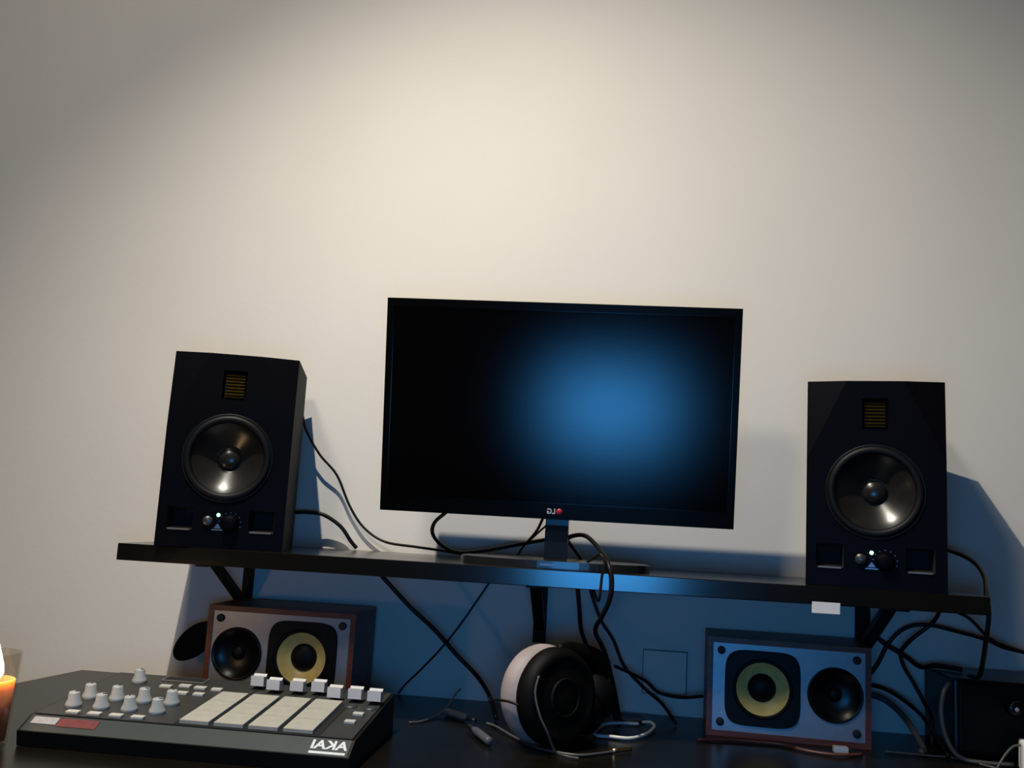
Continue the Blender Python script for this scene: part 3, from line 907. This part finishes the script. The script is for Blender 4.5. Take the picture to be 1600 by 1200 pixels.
MB().lathe([(0.0222, 0.001), (0.0232, 0.0015), (0.0232, 0.003), (0.0222, 0.0035)], 32).build('rim', M_GREYMETAL, ds)

# black oval paddle leaning out behind the left bookshelf speaker
pd = thing('oval_paddle', 'black oval paddle sticking out behind the left bookshelf speaker', 'paddle', (-0.575, -0.075, ZD))
pv = [(-0.000 + 0.0215 * math.cos(a), 0.0480 + 0.040 * math.sin(a)) for a in [2 * math.pi * k / 32 for k in range(32)]]
PM = Matrix.Translation((-0.068, 0.0, 0.072)) @ Matrix.Rotation(math.radians(46), 4, 'Y') @ Matrix.Translation((0, 0, -0.048))
MB().prism(pv, 'y', -0.006, 0.006, mtx=PM).build('paddle_head', M_HP, pd)
MB().tube([PM @ Vector((0, 0, 0.086)), Vector((0.010, 0, 0.075)), Vector((0.040, 0, 0.030)), Vector((0.055, 0, 0.005))], 0.005, 10).build('handle', M_HP, pd)

# flat cover plate on the wall under the shelf
wpz = thing('wall_plate', 'flat square cover plate on the wall left of the right bookshelf speaker', 'plate', (0.104, 0.0, 0.815))
MB().box(-0.034, 0.034, -0.0035, -0.0003, -0.033, 0.033, 0.0008).build('plate', M_WALL, wpz)
MB().box(-0.0348, 0.0352, -0.0030, -0.0002, -0.0338, 0.0345).build('rim', M_PLASTIC, wpz)

# dark box at the right edge
bx = thing('audio_box', 'black box with a small round knob on the desk at the right edge', 'box', (0.60, -0.08, ZD))
MB().box(-0.105, 0.12, -0.065, 0.060, 0.003, 0.107, 0.004).build('case', M_PLASTIC, bx)
MB().box(-0.098, 0.113, -0.068, -0.064, 0.010, 0.100, 0.001).build('front_panel', M_RUB, bx)
kb = MB().lathe([(0.0, 0.014), (0.009, 0.014), (0.0105, 0.0125), (0.011, 0.0), (0.0, 0.0)], 24, facing(-0.028, 0.073, -0.068)).build('knob', M_PLASTIC, bx)
MB().lathe([(0.0, 0.0155), (0.0025, 0.0152), (0.003, 0.014)], 16, facing(-0.028, 0.073, -0.068)).build('cap', M_LOGOW, kb)  # white tip painted on as the glint of the knob
for x in (-0.09, 0.105):
    for y in (-0.05, 0.045):
        MB().lathe([(0.006, 0.0), (0.006, 0.004), (0.0, 0.004), (0.0, 0.0)], 12, Matrix.Translation((x, y, 0))).build('foot', M_RUB, bx)

# ribbed white adapter at the right edge
ad = thing('white_adapter', 'ribbed white plastic adapter on the desk at the lower right edge', 'adapter', (0.585, -0.205, ZD), math.radians(-14))
MB().box(-0.026, 0.040, -0.018, 0.018, 0.0, 0.040, 0.004).build('adapter_body', M_TAG, ad)
for k in range(6):
    MB().box(-0.022 + k * 0.009, -0.0185 + k * 0.009, -0.0195, -0.0175, 0.005, 0.036, 0.0006).build('rib', M_TAG, ad)
cable('adapter_cable', 'thin pale cable running from the white adapter to the desk',
      [(0.560, -0.205, 0.785), (0.548, -0.207, 0.783), (0.535, -0.212, 0.772), (0.522, -0.220, 0.757), (0.512, -0.232, 0.752)], 0.0016, M_CABLEG)

# ------------------------------------------------------------------ ceiling lamp that lights the wall
for P_, A_, lab in ((LAMP_A, AIM_A, 'metal ceiling spot lamp nearest the wall above the desk, out of the picture'), (LAMP_B, AIM_B, 'metal ceiling spot lamp further left and away from the wall, out of the picture')):
    d = (A_ - P_).normalized()
    q = d.to_track_quat('Z', 'Y').to_matrix().to_4x4()
    O_ = Vector((P_.x - d.x * 0.05, P_.y - d.y * 0.05, 2.75))
    lp = thing('ceiling_lamp', lab, 'lamp', O_)
    MB().lathe([(0.0, 0.0), (0.06, 0.0), (0.06, -0.018), (0.05, -0.025), (0.0, -0.025)], 32).build('ceiling_rose', M_LAMPW, lp)
    P0 = P_ - O_
    m = Matrix.Translation(P0) @ q
    h = MB().lathe([(0.046, -0.004), (0.044, -0.06), (0.030, -0.085), (0.0, -0.088), (0.0, -0.084), (0.028, -0.082), (0.042, -0.058), (0.044, -0.004)], 32, m).build('shade', M_LAMPW, lp)
    MB().lathe([(0.0, -0.018), (0.02, -0.022), (0.028, -0.04), (0.018, -0.06), (0.014, -0.08), (0.0, -0.08)], 24, m).build('bulb', M_BULB, h)
    MB().tube([Vector((0, 0, -0.024)), Vector((0, 0, -0.06)) + P0 * 0.1, P0 - d * 0.086], 0.006, 8).build('arm', M_LAMPW, lp)

# ------------------------------------------------------------------ laptop whose screen throws the blue light
tb = thing('side_table', 'small dark side table in front of the desk carrying the laptop', 'table', (0.0, -1.52, 0))
MB().box(-0.30, 0.30, -0.22, 0.25, 0.775, 0.80, 0.003).build('table_top', M_DESK, tb)
for x in (-0.27, 0.27):
    for y in (-0.19, 0.22):
        MB().box(x - 0.02, x + 0.02, y - 0.02, y + 0.02, 0.0, 0.775).build('leg', M_DESK, tb)
lpz = 0.80
lap = thing('laptop', 'open dark laptop with a blue lit screen facing the wall', 'laptop', (0.0, -1.575, lpz))
MB().box(-0.175, 0.175, 0.0, 0.24, 0.0, 0.016, 0.003).build('laptop_base', M_ALU, lap)
kbd = MB().box(-0.150, 0.150, 0.03, 0.125, 0.016, 0.0175)
kbd.build('keyboard', M_RUB, lap)
MB().box(-0.05, 0.05, 0.15, 0.215, 0.016, 0.0166).build('touchpad', M_PLASTIC, lap)
LM = Matrix.Translation((0, -0.004, 0.016))
MB().box(-0.175, 0.175, -0.008, 0.0, 0.0, 0.236, 0.002, mtx=LM).build('lid', M_ALU, lap)
MB().box(-0.160, 0.160, -0.001, 0.0012, 0.022, 0.208, mtx=LM).build('display', M_DISPLAY, lap)
